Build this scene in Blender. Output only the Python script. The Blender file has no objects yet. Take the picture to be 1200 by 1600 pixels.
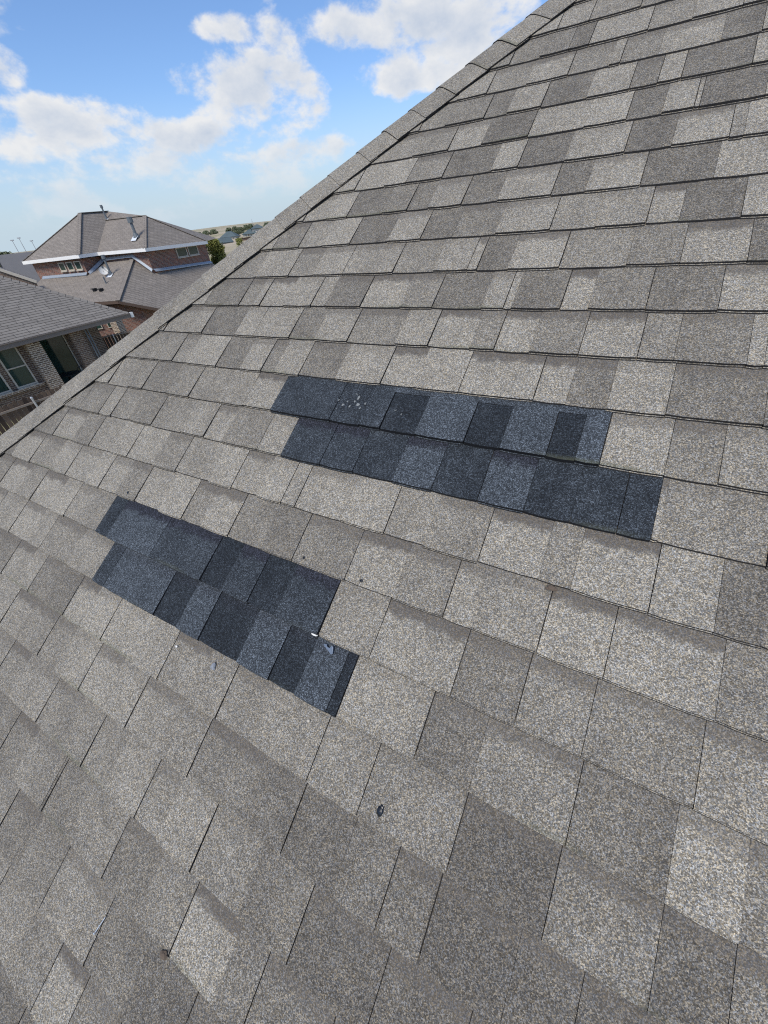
import bpy, math, random
from mathutils import Matrix, Vector
random.seed(7)
S = bpy.context.scene
COL = S.collection
R = math.radians

# ------------------------------------------------------------------ camera
cam_d = bpy.data.cameras.new('camera')
cam = bpy.data.objects.new('camera', cam_d); COL.objects.link(cam)
cam_d.sensor_fit = 'VERTICAL'; cam_d.sensor_height = 24.0
cam_d.lens = 604.32 / 1600 * 24.0
cam_d.clip_start = 0.02; cam_d.clip_end = 6000
CX = (0.87250237, 0.48105629, -0.08558304)
CY = (0.23692601, -0.56972075, -0.78694620)
CZ = (-0.42732385, 0.66633558, -0.61105746)
cam.matrix_world = Matrix(((CX[0], -CY[0], -CZ[0], 0), (CX[1], -CY[1], -CZ[1], 0),
                           (CX[2], -CY[2], -CZ[2], 5.6), (0, 0, 0, 1)))
S.camera = cam

# ------------------------------------------------------------------ light
SUN = Vector((0.10, -0.62, 0.78)).normalized()       # towards the sun
sd = bpy.data.lights.new('sun', 'SUN'); sd.energy = 3.5; sd.angle = R(20.0); sd.color = (1.0, 0.93, 0.82)
so = bpy.data.objects.new('sun', sd); COL.objects.link(so)
so.rotation_euler = SUN.to_track_quat('Z', 'Y').to_euler(); so.location = (0, -5, 30)

S.view_settings.view_transform = 'Standard'; S.view_settings.look = 'None'
S.view_settings.exposure = 0.0; S.view_settings.gamma = 1.0
S.view_settings.use_curve_mapping = False
S.cycles.use_denoising = False
S.cycles.filter_width = 1.15
S.cycles.max_bounces = 4; S.cycles.adaptive_threshold = .02

# cloud banks of the sky: unit direction, half width, half height (radians), weight
CLOUDS = [
(-0.474,0.848,0.235,0.113,0.040,1.1),
(-0.370,0.903,0.217,0.151,0.058,1.35),
(-0.294,0.928,0.227,0.068,0.036,0.9),
(-0.416,0.890,0.185,0.129,0.035,1.25),
(-0.650,0.737,0.184,0.135,0.050,1.05),
(-0.588,0.775,0.233,0.051,0.022,0.35),
(-0.628,0.764,0.147,0.114,0.043,0.8),
(-0.842,0.517,0.154,0.111,0.044,1.1),
(-0.809,0.570,0.143,0.058,0.038,0.8),
(-0.748,0.651,0.131,0.097,0.034,1),
(-0.787,0.608,0.106,0.129,0.033,0.9),
(-0.604,0.790,0.102,0.114,0.028,1.1),
(-0.706,0.703,0.086,0.166,0.036,0.75),
(-0.673,0.697,0.247,0.035,0.017,0.62),
(-0.643,0.725,0.246,0.035,0.017,0.66),
(-0.861,0.464,0.208,0.047,0.029,1.0),
(-0.884,0.447,0.138,0.050,0.034,0.9),
(-0.887,0.458,0.059,0.046,0.027,0.6),
(-0.834,0.488,0.259,0.042,0.037,0.7),
(-0.687,0.724,0.061,0.084,0.026,0.5),
(-0.833,0.552,0.036,0.154,0.019,0.4),

]
W = bpy.data.worlds.new('World'); S.world = W; W.use_nodes = True
wn, wl = W.node_tree.nodes, W.node_tree.links
wn.clear()
def N(tree, t, **kw):
    n = tree.nodes.new(t)
    for k, v in kw.items(): setattr(n, k, v)
    return n
def mth(tree, op, a, b=None, c=None, clamp=False):
    n = tree.nodes.new('ShaderNodeMath'); n.operation = op; n.use_clamp = clamp
    for i, x in enumerate((a, b, c)):
        if x is None: continue
        if isinstance(x, (int, float)): n.inputs[i].default_value = x
        else: tree.links.new(x, n.inputs[i])
    return n.outputs[0]
def vmath(tree, op, a, b=None):
    n = tree.nodes.new('ShaderNodeVectorMath'); n.operation = op
    for i, x in enumerate((a, b)):
        if x is None: continue
        if isinstance(x, (tuple, list)): n.inputs[i].default_value = x
        else: tree.links.new(x, n.inputs[i])
    return n
def smooth(tree, x, lo, hi):
    n = tree.nodes.new('ShaderNodeMapRange'); n.interpolation_type = 'SMOOTHSTEP'
    n.inputs['From Min'].default_value = lo; n.inputs['From Max'].default_value = hi
    tree.links.new(x, n.inputs['Value']); return n.outputs[0]
def mixc(tree, fac, a, b, blend='MIX'):
    n = tree.nodes.new('ShaderNodeMix'); n.data_type = 'RGBA'; n.blend_type = blend
    for s, x in ((n.inputs[0], fac), (n.inputs[6], a), (n.inputs[7], b)):
        if isinstance(x, (int, float)): s.default_value = x
        elif isinstance(x, (tuple, list)): s.default_value = tuple(x) + (1,) * (4 - len(x))
        else: tree.links.new(x, s)
    return n.outputs[2]
def noise(tree, vec, scale, detail=2, rough=.5, dist=0.0):
    n = tree.nodes.new('ShaderNodeTexNoise')
    n.inputs['Scale'].default_value = scale; n.inputs['Detail'].default_value = detail
    n.inputs['Roughness'].default_value = rough; n.inputs['Distortion'].default_value = dist
    tree.links.new(vec, n.inputs['Vector']); return n
def build_world():
    t = W.node_tree
    sky = N(t, 'ShaderNodeTexSky', sky_type='NISHITA'); sky.sun_disc = False
    sky.sun_elevation = math.asin(SUN.z); sky.sun_rotation = math.atan2(SUN.x, SUN.y)
    sky.air_density = 1.0; sky.dust_density = 0.6; sky.ozone_density = 1.6; sky.altitude = 200
    tc = N(t, 'ShaderNodeTexCoord').outputs['Generated']
    # clouds live on directions, flattened a little like a layer seen from the side
    st = vmath(t, 'MULTIPLY', tc, (1, 1, 1.7)).outputs[0]
    M_ = None
    for (x, y, z, a, b, w) in CLOUDS:
        c = Vector((x, y, z)).normalized(); t1 = c.cross(Vector((0, 0, 1))).normalized(); t2 = t1.cross(c)
        p = vmath(t, 'DOT_PRODUCT', tc, tuple(t1 / a)).outputs['Value']
        q = vmath(t, 'DOT_PRODUCT', tc, tuple(t2 / b)).outputs['Value']
        r2 = mth(t, 'MULTIPLY_ADD', p, p, mth(t, 'MULTIPLY', q, q))
        m = mth(t, 'MULTIPLY_ADD', r2, -w, w)
        M_ = m if M_ is None else mth(t, 'SMOOTH_MAX', M_, m, .2)
    fwd = vmath(t, 'DOT_PRODUCT', tc, (-.66, .73, .16)).outputs['Value']
    M_ = mth(t, 'MINIMUM', M_, mth(t, 'MULTIPLY_ADD', fwd, 10, -3))
    far = noise(t, st, 2.3, 2, .5)
    M_ = mth(t, 'MAXIMUM', mth(t, 'MAXIMUM', M_, -1.3), mth(t, 'MULTIPLY_ADD', far.outputs[0], 6.0, -3.7))
    def puff(off):
        sv = vmath(t, 'ADD', st, off).outputs[0]
        n1 = noise(t, sv, 15.0, 8, .58, .1)
        n2 = noise(t, sv, 4.6, 2, .5)
        return mth(t, 'MULTIPLY_ADD', mth(t, 'SUBTRACT', n1.outputs[0], .5), 3.4, mth(t, 'MULTIPLY_ADD', n2.outputs[0], 2.2, -1.1))
    p0 = puff((0, 0, 0)); p1 = puff((-.008, -.006, .030))
    d0 = mth(t, 'ADD', M_, p0)
    cov = smooth(t, d0, .02, .85)
    rim = mth(t, 'SUBTRACT', p0, p1)                     # thinner towards the light = bright rim
    core = smooth(t, d0, .25, 1.7)
    sh = mth(t, 'MULTIPLY_ADD', rim, -.42, mth(t, 'MULTIPLY_ADD', core, .55, .05), clamp=True)
    ccol = mixc(t, sh, (1.0, 1.0, 1.0), (.42, .55, .76))
    el = vmath(t, 'DOT_PRODUCT', tc, (0, 0, 1)).outputs['Value']
    hz = smooth(t, el, .0, .14)
    ccol = mixc(t, hz, (.72, .84, .94), ccol)
    tint = mixc(t, smooth(t, el, -.02, .26), (1.0, 1.16, 1.45), (1.02, 1.22, 1.50))
    sc = mixc(t, 1.0, sky.outputs[0], tint, 'MULTIPLY')
    # low air is pale and bluish rather than yellow
    low = N(t, 'ShaderNodeRGB'); low.outputs[0].default_value = (4.9, 6.05, 6.95, 1)
    sc = mixc(t, smooth(t, el, .20, -.02), sc, low.outputs[0])
    bs = N(t, 'ShaderNodeBackground'); bs.inputs[1].default_value = .11
    wl.new(sc, bs.inputs[0])
    bc = N(t, 'ShaderNodeBackground'); bc.inputs[1].default_value = .86
    wl.new(ccol, bc.inputs[0])
    mx = N(t, 'ShaderNodeMixShader'); out = N(t, 'ShaderNodeOutputWorld')
    cov = mth(t, 'MULTIPLY', cov, mth(t, 'MULTIPLY_ADD', hz, .35, .6))
    wl.new(cov, mx.inputs[0]); wl.new(bs.outputs[0], mx.inputs[1]); wl.new(bc.outputs[0], mx.inputs[2])
    wl.new(mx.outputs[0], out.inputs[0])
build_world()

# ------------------------------------------------------------------ materials
def mat(name):
    m = bpy.data.materials.new(name); m.use_nodes = True
    m.node_tree.nodes.clear()
    t = m.node_tree
    b = N(t, 'ShaderNodeBsdfPrincipled'); o = N(t, 'ShaderNodeOutputMaterial')
    t.links.new(b.outputs[0], o.inputs[0])
    b.inputs['Specular IOR Level'].default_value = .3
    return m, t, b
def setin(t, b, k, x):
    if isinstance(x, (int, float)): b.inputs[k].default_value = x
    elif isinstance(x, (tuple, list)): b.inputs[k].default_value = tuple(x) + (1,) * (4 - len(x))
    else: t.links.new(x, b.inputs[k])
def plain(name, col, rough=.7, var=.15, scale=3.0, metal=0.0, spec=.3):
    m, t, b = mat(name)
    tc = N(t, 'ShaderNodeTexCoord').outputs['Object']
    n = noise(t, tc, scale, 4, .6)
    k = mth(t, 'MULTIPLY_ADD', n.outputs[0], 2 * var, 1 - var)
    c = vmath(t, 'SCALE', (col[0], col[1], col[2])); t.links.new(k, c.inputs['Scale'])
    setin(t, b, 'Base Color', c.outputs[0]); setin(t, b, 'Roughness', rough); setin(t, b, 'Metallic', metal)
    b.inputs['Specular IOR Level'].default_value = spec
    return m
def bump(t, b, h, strength, dist):
    n = N(t, 'ShaderNodeBump'); n.inputs['Strength'].default_value = strength; n.inputs['Distance'].default_value = dist
    t.links.new(h, n.inputs['Height']); t.links.new(n.outputs[0], b.inputs['Normal'])
def voro(t, vec, scale):
    v = N(t, 'ShaderNodeTexVoronoi'); v.inputs['Scale'].default_value = scale
    t.links.new(vec, v.inputs['Vector']); return v
def granules(t, vec, contrast_scale=1.0):
    """brightness multiplier, hue value and relief of mineral granules; vec in metres"""
    v1 = voro(t, vec, 540.0); v2 = voro(t, vec, 1200.0)
    s1 = N(t, 'ShaderNodeSeparateColor'); t.links.new(v1.outputs['Color'], s1.inputs[0])
    s2 = N(t, 'ShaderNodeSeparateColor'); t.links.new(v2.outputs['Color'], s2.inputs[0])
    n3 = noise(t, vec, 120.0, 2, .6)
    g = mth(t, 'MULTIPLY_ADD', s1.outputs[0], .56, mth(t, 'MULTIPLY', s2.outputs[0], .36))
    g = mth(t, 'MULTIPLY_ADD', n3.outputs[0], .16, mth(t, 'SUBTRACT', g, .04))
    r = N(t, 'ShaderNodeValToRGB'); e = r.color_ramp
    e.elements[0].position = 0.10; e.elements[0].color = (.10,) * 3 + (1,)
    e.elements[1].position = .93; e.elements[1].color = (1,) * 3 + (1,)
    for p, c in ((.34, .20), (.52, .34), (.68, .54), (.82, .79)):
        x = e.elements.new(p); x.color = (c, c, c, 1)
    t.links.new(g, r.inputs[0])
    mul = mth(t, 'MULTIPLY', r.outputs[0], 2.6)
    return mul, s1.outputs[1], s1.outputs[0]
def shingle_mat():
    m, t, b = mat('granule_shingle')
    tc = N(t, 'ShaderNodeTexCoord').outputs['Object']
    at = N(t, 'ShaderNodeAttribute', attribute_name='tab')
    sp = N(t, 'ShaderNodeSeparateColor'); t.links.new(at.outputs['Color'], sp.inputs[0])
    tone, band, blue = sp.outputs[0], sp.outputs[1], sp.outputs[2]
    uv = N(t, 'ShaderNodeUVMap', uv_map='local')
    sx = N(t, 'ShaderNodeSeparateXYZ'); t.links.new(uv.outputs[0], sx.inputs[0])
    mul, hue, relief = granules(t, tc)
    lo = noise(t, tc, 9.0, 2, .6); mid = noise(t, tc, 34.0, 2, .6)
    tn = mth(t, 'MULTIPLY_ADD', mth(t, 'SUBTRACT', lo.outputs[0], .5), .55, tone)
    tn = mth(t, 'MULTIPLY_ADD', mth(t, 'SUBTRACT', mid.outputs[0], .5), .45, tn, clamp=True)
    # faint wash streaks down the slope
    ws = noise(t, vmath(t, 'MULTIPLY', tc, (7.0, .9, 1)).outputs[0], 1.0, 3, .6)
    tn = mth(t, 'MULTIPLY_ADD', mth(t, 'SUBTRACT', ws.outputs[0], .5), .5, tn, clamp=True)
    grey = mixc(t, tn, (.113, .105, .095), (.266, .250, .222))
    ble = mixc(t, tn, (.015, .019, .024), (.060, .071, .083))
    # printed shadow band along the top of a tab
    edge = mth(t, 'MULTIPLY_ADD', mth(t, 'SUBTRACT', mid.outputs[0], .5), .35, sx.outputs[1])
    bd = mth(t, 'MULTIPLY', smooth(t, edge, .71, .86), band)
    grey = mixc(t, bd, grey, (.119, .109, .099))
    ble = mixc(t, bd, ble, (.021, .023, .031))
    warm = mixc(t, hue, (.88, .97, 1.10), (1.15, 1.03, .80))
    gm = mixc(t, mth(t, 'MULTIPLY_ADD', bd, .42, .05), mul, (.97, .97, .97))
    c = mixc(t, 1.0, mixc(t, 1.0, grey, gm, 'MULTIPLY'), warm, 'MULTIPLY')
    cb = mixc(t, 1.0, ble, mixc(t, .32, mixc(t, 1.0, mul, mul, 'MULTIPLY'), (.9, .9, .9)), 'MULTIPLY')
    c = mixc(t, blue, c, cb)
    # a little green algae in the lap joints and dirt runs
    al = mth(t, 'MULTIPLY', smooth(t, noise(t, tc, 2.4, 1, .6).outputs[0], .54, .70),
             smooth(t, sx.outputs[1], .10, .0))
    c = mixc(t, mth(t, 'MULTIPLY', al, .45), c, (.10, .105, .06))
    setin(t, b, 'Base Color', c); setin(t, b, 'Roughness', .88)
    b.inputs['Specular IOR Level'].default_value = .25
    bump(t, b, relief, .45, .0016)
    return m
def roof_far_mat(name, base, course, w, var=.25):
    """shingle courses too far away to pick apart; object space in metres, uv = along, up"""
    m, t, b = mat(name)
    uv = N(t, 'ShaderNodeUVMap', uv_map='local')
    br = N(t, 'ShaderNodeTexBrick'); br.offset = .37; br.squash = 1.0
    t.links.new(uv.outputs[0], br.inputs['Vector'])
    br.inputs['Scale'].default_value = 1.0; br.inputs['Brick Width'].default_value = w
    br.inputs['Row Height'].default_value = course; br.inputs['Mortar Size'].default_value = .012
    br.inputs['Mortar Smooth'].default_value = .3; br.inputs['Bias'].default_value = 0
    br.inputs['Color1'].default_value = tuple(x * (1 - var) for x in base) + (1,)
    br.inputs['Color2'].default_value = tuple(x * (1 + var) for x in base) + (1,)
    br.inputs['Mortar'].default_value = tuple(x * .35 for x in base) + (1,)
    n = noise(t, uv.outputs[0], 60.0, 3, .7); n2 = noise(t, uv.outputs[0], 1.1, 4, .6)
    k = mth(t, 'MULTIPLY_ADD', n.outputs[0], .7, .65); k2 = mth(t, 'MULTIPLY_ADD', n2.outputs[0], .4, .8)
    s = vmath(t, 'SCALE', br.outputs['Color']); t.links.new(mth(t, 'MULTIPLY', k, k2), s.inputs['Scale'])
    setin(t, b, 'Base Color', s.outputs[0]); setin(t, b, 'Roughness', .9)
    bump(t, b, br.outputs['Fac'], -.6, .01)
    return m
def brick_mat(name, c1, c2, mortar, sc=1.0):
    m, t, b = mat(name)
    uv = N(t, 'ShaderNodeUVMap', uv_map='local')
    br = N(t, 'ShaderNodeTexBrick')
    t.links.new(uv.outputs[0], br.inputs['Vector'])
    br.inputs['Scale'].default_value = sc; br.inputs['Brick Width'].default_value = .215
    br.inputs['Row Height'].default_value = .075; br.inputs['Mortar Size'].default_value = .011
    br.inputs['Mortar Smooth'].default_value = .15; br.inputs['Bias'].default_value = -.1
    br.inputs['Color1'].default_value = c1 + (1,); br.inputs['Color2'].default_value = c2 + (1,)
    br.inputs['Mortar'].default_value = mortar + (1,)
    n = noise(t, uv.outputs[0], 7.0, 4, .7)
    s = vmath(t, 'SCALE', br.outputs['Color'])
    t.links.new(mth(t, 'MULTIPLY_ADD', n.outputs[0], 1.2, .4), s.inputs['Scale'])
    setin(t, b, 'Base Color', s.outputs[0]); setin(t, b, 'Roughness', .9)
    bump(t, b, br.outputs['Fac'], -.8, .012)
    return m
def glass_mat():
    m, t, b = mat('window_glass')
    tc = N(t, 'ShaderNodeTexCoord').outputs['Object']
    n = noise(t, tc, 1.7, 3, .6)
    setin(t, b, 'Base Color', mixc(t, n.outputs[0], (.010, .024, .022), (.040, .078, .064)))
    setin(t, b, 'Roughness', .06); b.inputs['Specular IOR Level'].default_value = .6
    return m
def leaf_mat(name, c1, c2):
    m, t, b = mat(name)
    oi = N(t, 'ShaderNodeNewGeometry')
    setin(t, b, 'Base Color', mixc(t, oi.outputs['Random Per Island'], c1, c2)); setin(t, b, 'Roughness', .7)
    b.inputs['Subsurface Weight'].default_value = 0
    return m
def ground_mat():
    m, t, b = mat('dry_ground')
    tc = N(t, 'ShaderNodeTexCoord').outputs['Object']
    a = noise(t, tc, .05, 6, .65); d = noise(t, tc, 1.3, 5, .7)
    c = mixc(t, smooth(t, a.outputs[0], .42, .6), (.40, .34, .25), (.27, .25, .14))
    s = vmath(t, 'SCALE', c); t.links.new(mth(t, 'MULTIPLY_ADD', d.outputs[0], 1.0, .5), s.inputs['Scale'])
    setin(t, b, 'Base Color', s.outputs[0]); setin(t, b, 'Roughness', .95)
    return m
def cedar_mat():
    m, t, b = mat('weathered_cedar')
    tc = N(t, 'ShaderNodeTexCoord').outputs['Object']
    st = vmath(t, 'MULTIPLY', tc, (40, 40, 3)).outputs[0]
    n = noise(t, st, 1.0, 4, .6); oi = N(t, 'ShaderNodeObjectInfo')
    c = mixc(t, oi.outputs['Random'], (.040, .028, .022), (.17, .12, .085))
    s = vmath(t, 'SCALE', c); t.links.new(mth(t, 'MULTIPLY_ADD', n.outputs[0], 1.0, .5), s.inputs['Scale'])
    setin(t, b, 'Base Color', s.outputs[0]); setin(t, b, 'Roughness', .9)
    return m
M = dict(
    shingle=shingle_mat(),
    edge=plain('asphalt_edge', (.022, .021, .022), .85, .3, 200),
    blue_edge=plain('new_asphalt_edge', (.010, .011, .014), .8, .3, 200),
    farroof=roof_far_mat('far_shingle', (.235, .208, .180), .15, .38, .10),
    nearroof=roof_far_mat('neighbour_shingle', (.205, .190, .172), 10.0, .55, .10),
    slab=plain('plain_grey_roof', (.14, .14, .145), .9, .12, 2),
    brick=brick_mat('red_brick', (.21, .085, .058), (.10, .06, .052), (.26, .22, .19)),
    darkbrick=brick_mat('brown_brick', (.17, .11, .080), (.085, .058, .046), (.30, .26, .21)),
    palebrick=brick_mat('pale_brick', (.24, .175, .125), (.10, .075, .06), (.58, .51, .42)),
    white=plain('white_paint', (.80, .79, .76), .5, .05, 5),
    cream=plain('cream_trim', (.47, .43, .36), .6, .1, 5),
    taupe=plain('taupe_fascia', (.19, .16, .14), .6, .1, 3),
    soffit=plain('brown_soffit', (.10, .07, .055), .7, .15, 3),
    glass=glass_mat(),
    flashing=plain('galvanised_flashing', (.36, .41, .47), .45, .15, 6, .4),
    pipe=plain('grey_vent_pipe', (.12, .14, .155), .55, .2, 9),
    lead=plain('pale_lead_boot', (.62, .66, .70), .5, .1, 9),
    dish=plain('dish_white', (.55, .55, .53), .4, .06, 9),
    cedar=cedar_mat(),
    rail=plain('weathered_rail', (.26, .215, .175), .85, .3, 8),
    steel=plain('galvanised_post', (.55, .57, .60), .35, .1, 8, .6),
    bark=plain('bark', (.11, .085, .065), .9, .3, 9),
    leaf_olive=leaf_mat('leaf_olive', (.12, .145, .03), (.26, .26, .075)),
    leaf_dark=leaf_mat('leaf_dark', (.045, .07, .022), (.10, .125, .042)),
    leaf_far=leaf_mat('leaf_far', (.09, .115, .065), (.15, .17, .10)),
    ground=ground_mat(),
    tar=plain('black_tar', (.006, .008, .011), .25, .3, 300, 0, .5),
    chalk=plain('chalk_white', (.72, .72, .70), .9, .1, 300),
    tape=plain('silvery_film', (.12, .155, .21), .4, .5, 500),
    stone=plain('grey_pebble', (.22, .24, .27), .8, .5, 300),
    nail=plain('bright_nail', (.75, .76, .78), .3, .1, 300, .8),
    iron=plain('dark_patio_metal', (.02, .02, .022), .5, .2, 9),
    siding=plain('pale_siding', (.58, .56, .52), .7, .1, .5),
    greenroof=plain('slate_green_roof', (.085, .115, .125), .85, .2, .6),
    chalksplat=plain('chalk_film', (.20, .215, .215), .9, .7, 500),
    pole=plain('pole_grey', (.30, .31, .33), .6, .1, 3),
)

# ------------------------------------------------------------------ mesh helpers
class MB:
    def __init__(s): s.v = []; s.f = []; s.m = []; s.uv = []; s.c = []
    def vert(s, p, c=(0, 0, 0, 1)): s.v.append(tuple(p)); s.c.append(c); return len(s.v) - 1
    def face(s, idx, uv=None, m=0):
        s.f.append(tuple(idx)); s.m.append(m); s.uv.append(uv if uv else [(0, 0)] * len(idx))
    def poly(s, pts, m=0, uv=None, c=(0, 0, 0, 1)):
        pts = [Vector(p) for p in pts]
        if uv is None:
            e = pts[1] - pts[0]; n = Vector((0, 0, 0))
            for i in range(1, len(pts) - 1): n += (pts[i] - pts[0]).cross(pts[i + 1] - pts[0])
            if n.length < 1e-12: return
            n.normalize()
            ax = Vector((0, 0, 1)).cross(n)
            ax = ax.normalized() if ax.length > .05 else Vector((1, 0, 0))
            up = n.cross(ax)
            uv = [(p.dot(ax), p.dot(up)) for p in pts]
        s.face([s.vert(p, c) for p in pts], uv, m)
    def box(s, c, d, rz=0.0, m=0):
        ca, sa = math.cos(rz), math.sin(rz)
        def P(x, y, z): return (c[0] + x * ca - y * sa, c[1] + x * sa + y * ca, c[2] + z)
        x, y, z = d[0] / 2, d[1] / 2, d[2] / 2
        q = [P(-x, -y, -z), P(x, -y, -z), P(x, y, -z), P(-x, y, -z), P(-x, -y, z), P(x, -y, z), P(x, y, z), P(-x, y, z)]
        for f in ((0, 3, 2, 1), (4, 5, 6, 7), (0, 1, 5, 4), (1, 2, 6, 5), (2, 3, 7, 6), (3, 0, 4, 7)): s.poly([q[i] for i in f], m)
    def beam(s, a, b, w, h, m=0, up=(0, 0, 1)):
        a, b, up = Vector(a), Vector(b), Vector(up); d = (b - a).normalized()
        x = d.cross(up).normalized() * w / 2; y = x.cross(d).normalized() * h / 2
        q = [p + i * x + j * y for p in (a, b) for i, j in ((-1, -1), (1, -1), (1, 1), (-1, 1))]
        for f in ((0, 1, 2, 3), (7, 6, 5, 4), (0, 4, 5, 1), (1, 5, 6, 2), (2, 6, 7, 3), (3, 7, 4, 0)): s.poly([q[i] for i in f], m)
    def tube(s, pts, rad, seg=10, m=0, cap=True):
        pts = [Vector(p) for p in pts]; rings = []
        if not isinstance(rad, (list, tuple)): rad = [rad] * len(pts)
        for i, p in enumerate(pts):
            d = (pts[min(i + 1, len(pts) - 1)] - pts[max(i - 1, 0)])
            d = d.normalized() if d.length > 1e-9 else Vector((0, 0, 1))
            x = d.orthogonal().normalized() if abs(d.z) < .99 else Vector((1, 0, 0))
            x = (x - d * x.dot(d)).normalized(); y = d.cross(x)
            rings.append([s.vert(p + (x * math.cos(2 * math.pi * k / seg) + y * math.sin(2 * math.pi * k / seg)) * rad[i]) for k in range(seg)])
        for a, b in zip(rings, rings[1:]):
            for k in range(seg): s.face((a[k], a[(k + 1) % seg], b[(k + 1) % seg], b[k]), None, m)
        if cap: s.face(rings[0][::-1], None, m); s.face(rings[-1], None, m)
    def build(s, name, mats, parent=None, smooth=False, attr=False):
        me = bpy.data.meshes.new(name); me.from_pydata(s.v, [], s.f)
        if not isinstance(mats, (list, tuple)): mats = [mats]
        for x in mats: me.materials.append(x)
        me.polygons.foreach_set('material_index', s.m)
        ul = me.uv_layers.new(name='local'); flat = []
        for u in s.uv:
            for a in u: flat.extend(a)
        ul.data.foreach_set('uv', flat)
        if attr:
            ca = me.color_attributes.new('tab', 'FLOAT_COLOR', 'POINT'); fl = []
            for c in s.c: fl.extend(c)
            ca.data.foreach_set('color', fl)
        if smooth: me.polygons.foreach_set('use_smooth', [True] * len(s.f))
        me.update()
        o = bpy.data.objects.new(name, me); COL.objects.link(o)
        if parent: o.parent = parent
        return o
def tag(o, label, cat, group=None):
    o['label'] = label; o['category'] = cat
    if group: o['group'] = group
    return o
def empty(name, loc, label=None, cat=None, group=None):
    o = bpy.data.objects.new(name, None); COL.objects.link(o); o.location = loc; o.empty_display_size = .1
    if label: tag(o, label, cat, group)
    return o
def part(mb, name, mats, root, **kw):
    """a part given in world coordinates under a root that is only translated"""
    off = root.matrix_basis.translation
    mb.v = [(p[0] - off.x, p[1] - off.y, p[2] - off.z) for p in mb.v]
    return mb.build(name, mats, root, **kw)

# ------------------------------------------------------------------ terrain
def hill(x, y):
    r = math.hypot(x, y); az = math.degrees(math.atan2(x, y))
    w = math.exp(-((az + 44) / 17.0) ** 2)
    s = min(1, max(0, (r - 60) / 190)); s = s * s * (3 - 2 * s)
    far = min(1, max(0, (r - 240) / 1200))
    return w * (s * 5.6 + far * 8) + .35 * math.sin(x * .043) * math.cos(y * .037) * min(1, max(0, (r - 50) / 60))
def terrain():
    b = MB(); rr = [0, 8, 16, 26, 38, 50, 65, 80, 95, 110, 125, 140, 155, 170, 190, 215, 250, 300, 380, 500, 700, 1000, 1500, 2400, 4000]
    na = 144; rows = []
    for r in rr:
        if r == 0: rows.append([b.vert((0, 0, 0))] * na); continue
        rows.append([b.vert((r * math.sin(2 * math.pi * k / na), r * math.cos(2 * math.pi * k / na),
                             hill(r * math.sin(2 * math.pi * k / na), r * math.cos(2 * math.pi * k / na)))) for k in range(na)])
    for i in range(len(rr) - 1):
        for k in range(na):
            k2 = (k + 1) % na
            if i == 0: b.face((rows[0][0], rows[1][k2], rows[1][k]))
            else: b.face((rows[i][k], rows[i][k2], rows[i + 1][k2], rows[i + 1][k]))
    o = b.build('ground', M['ground'], smooth=True); o['kind'] = 'structure'
terrain()

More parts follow.
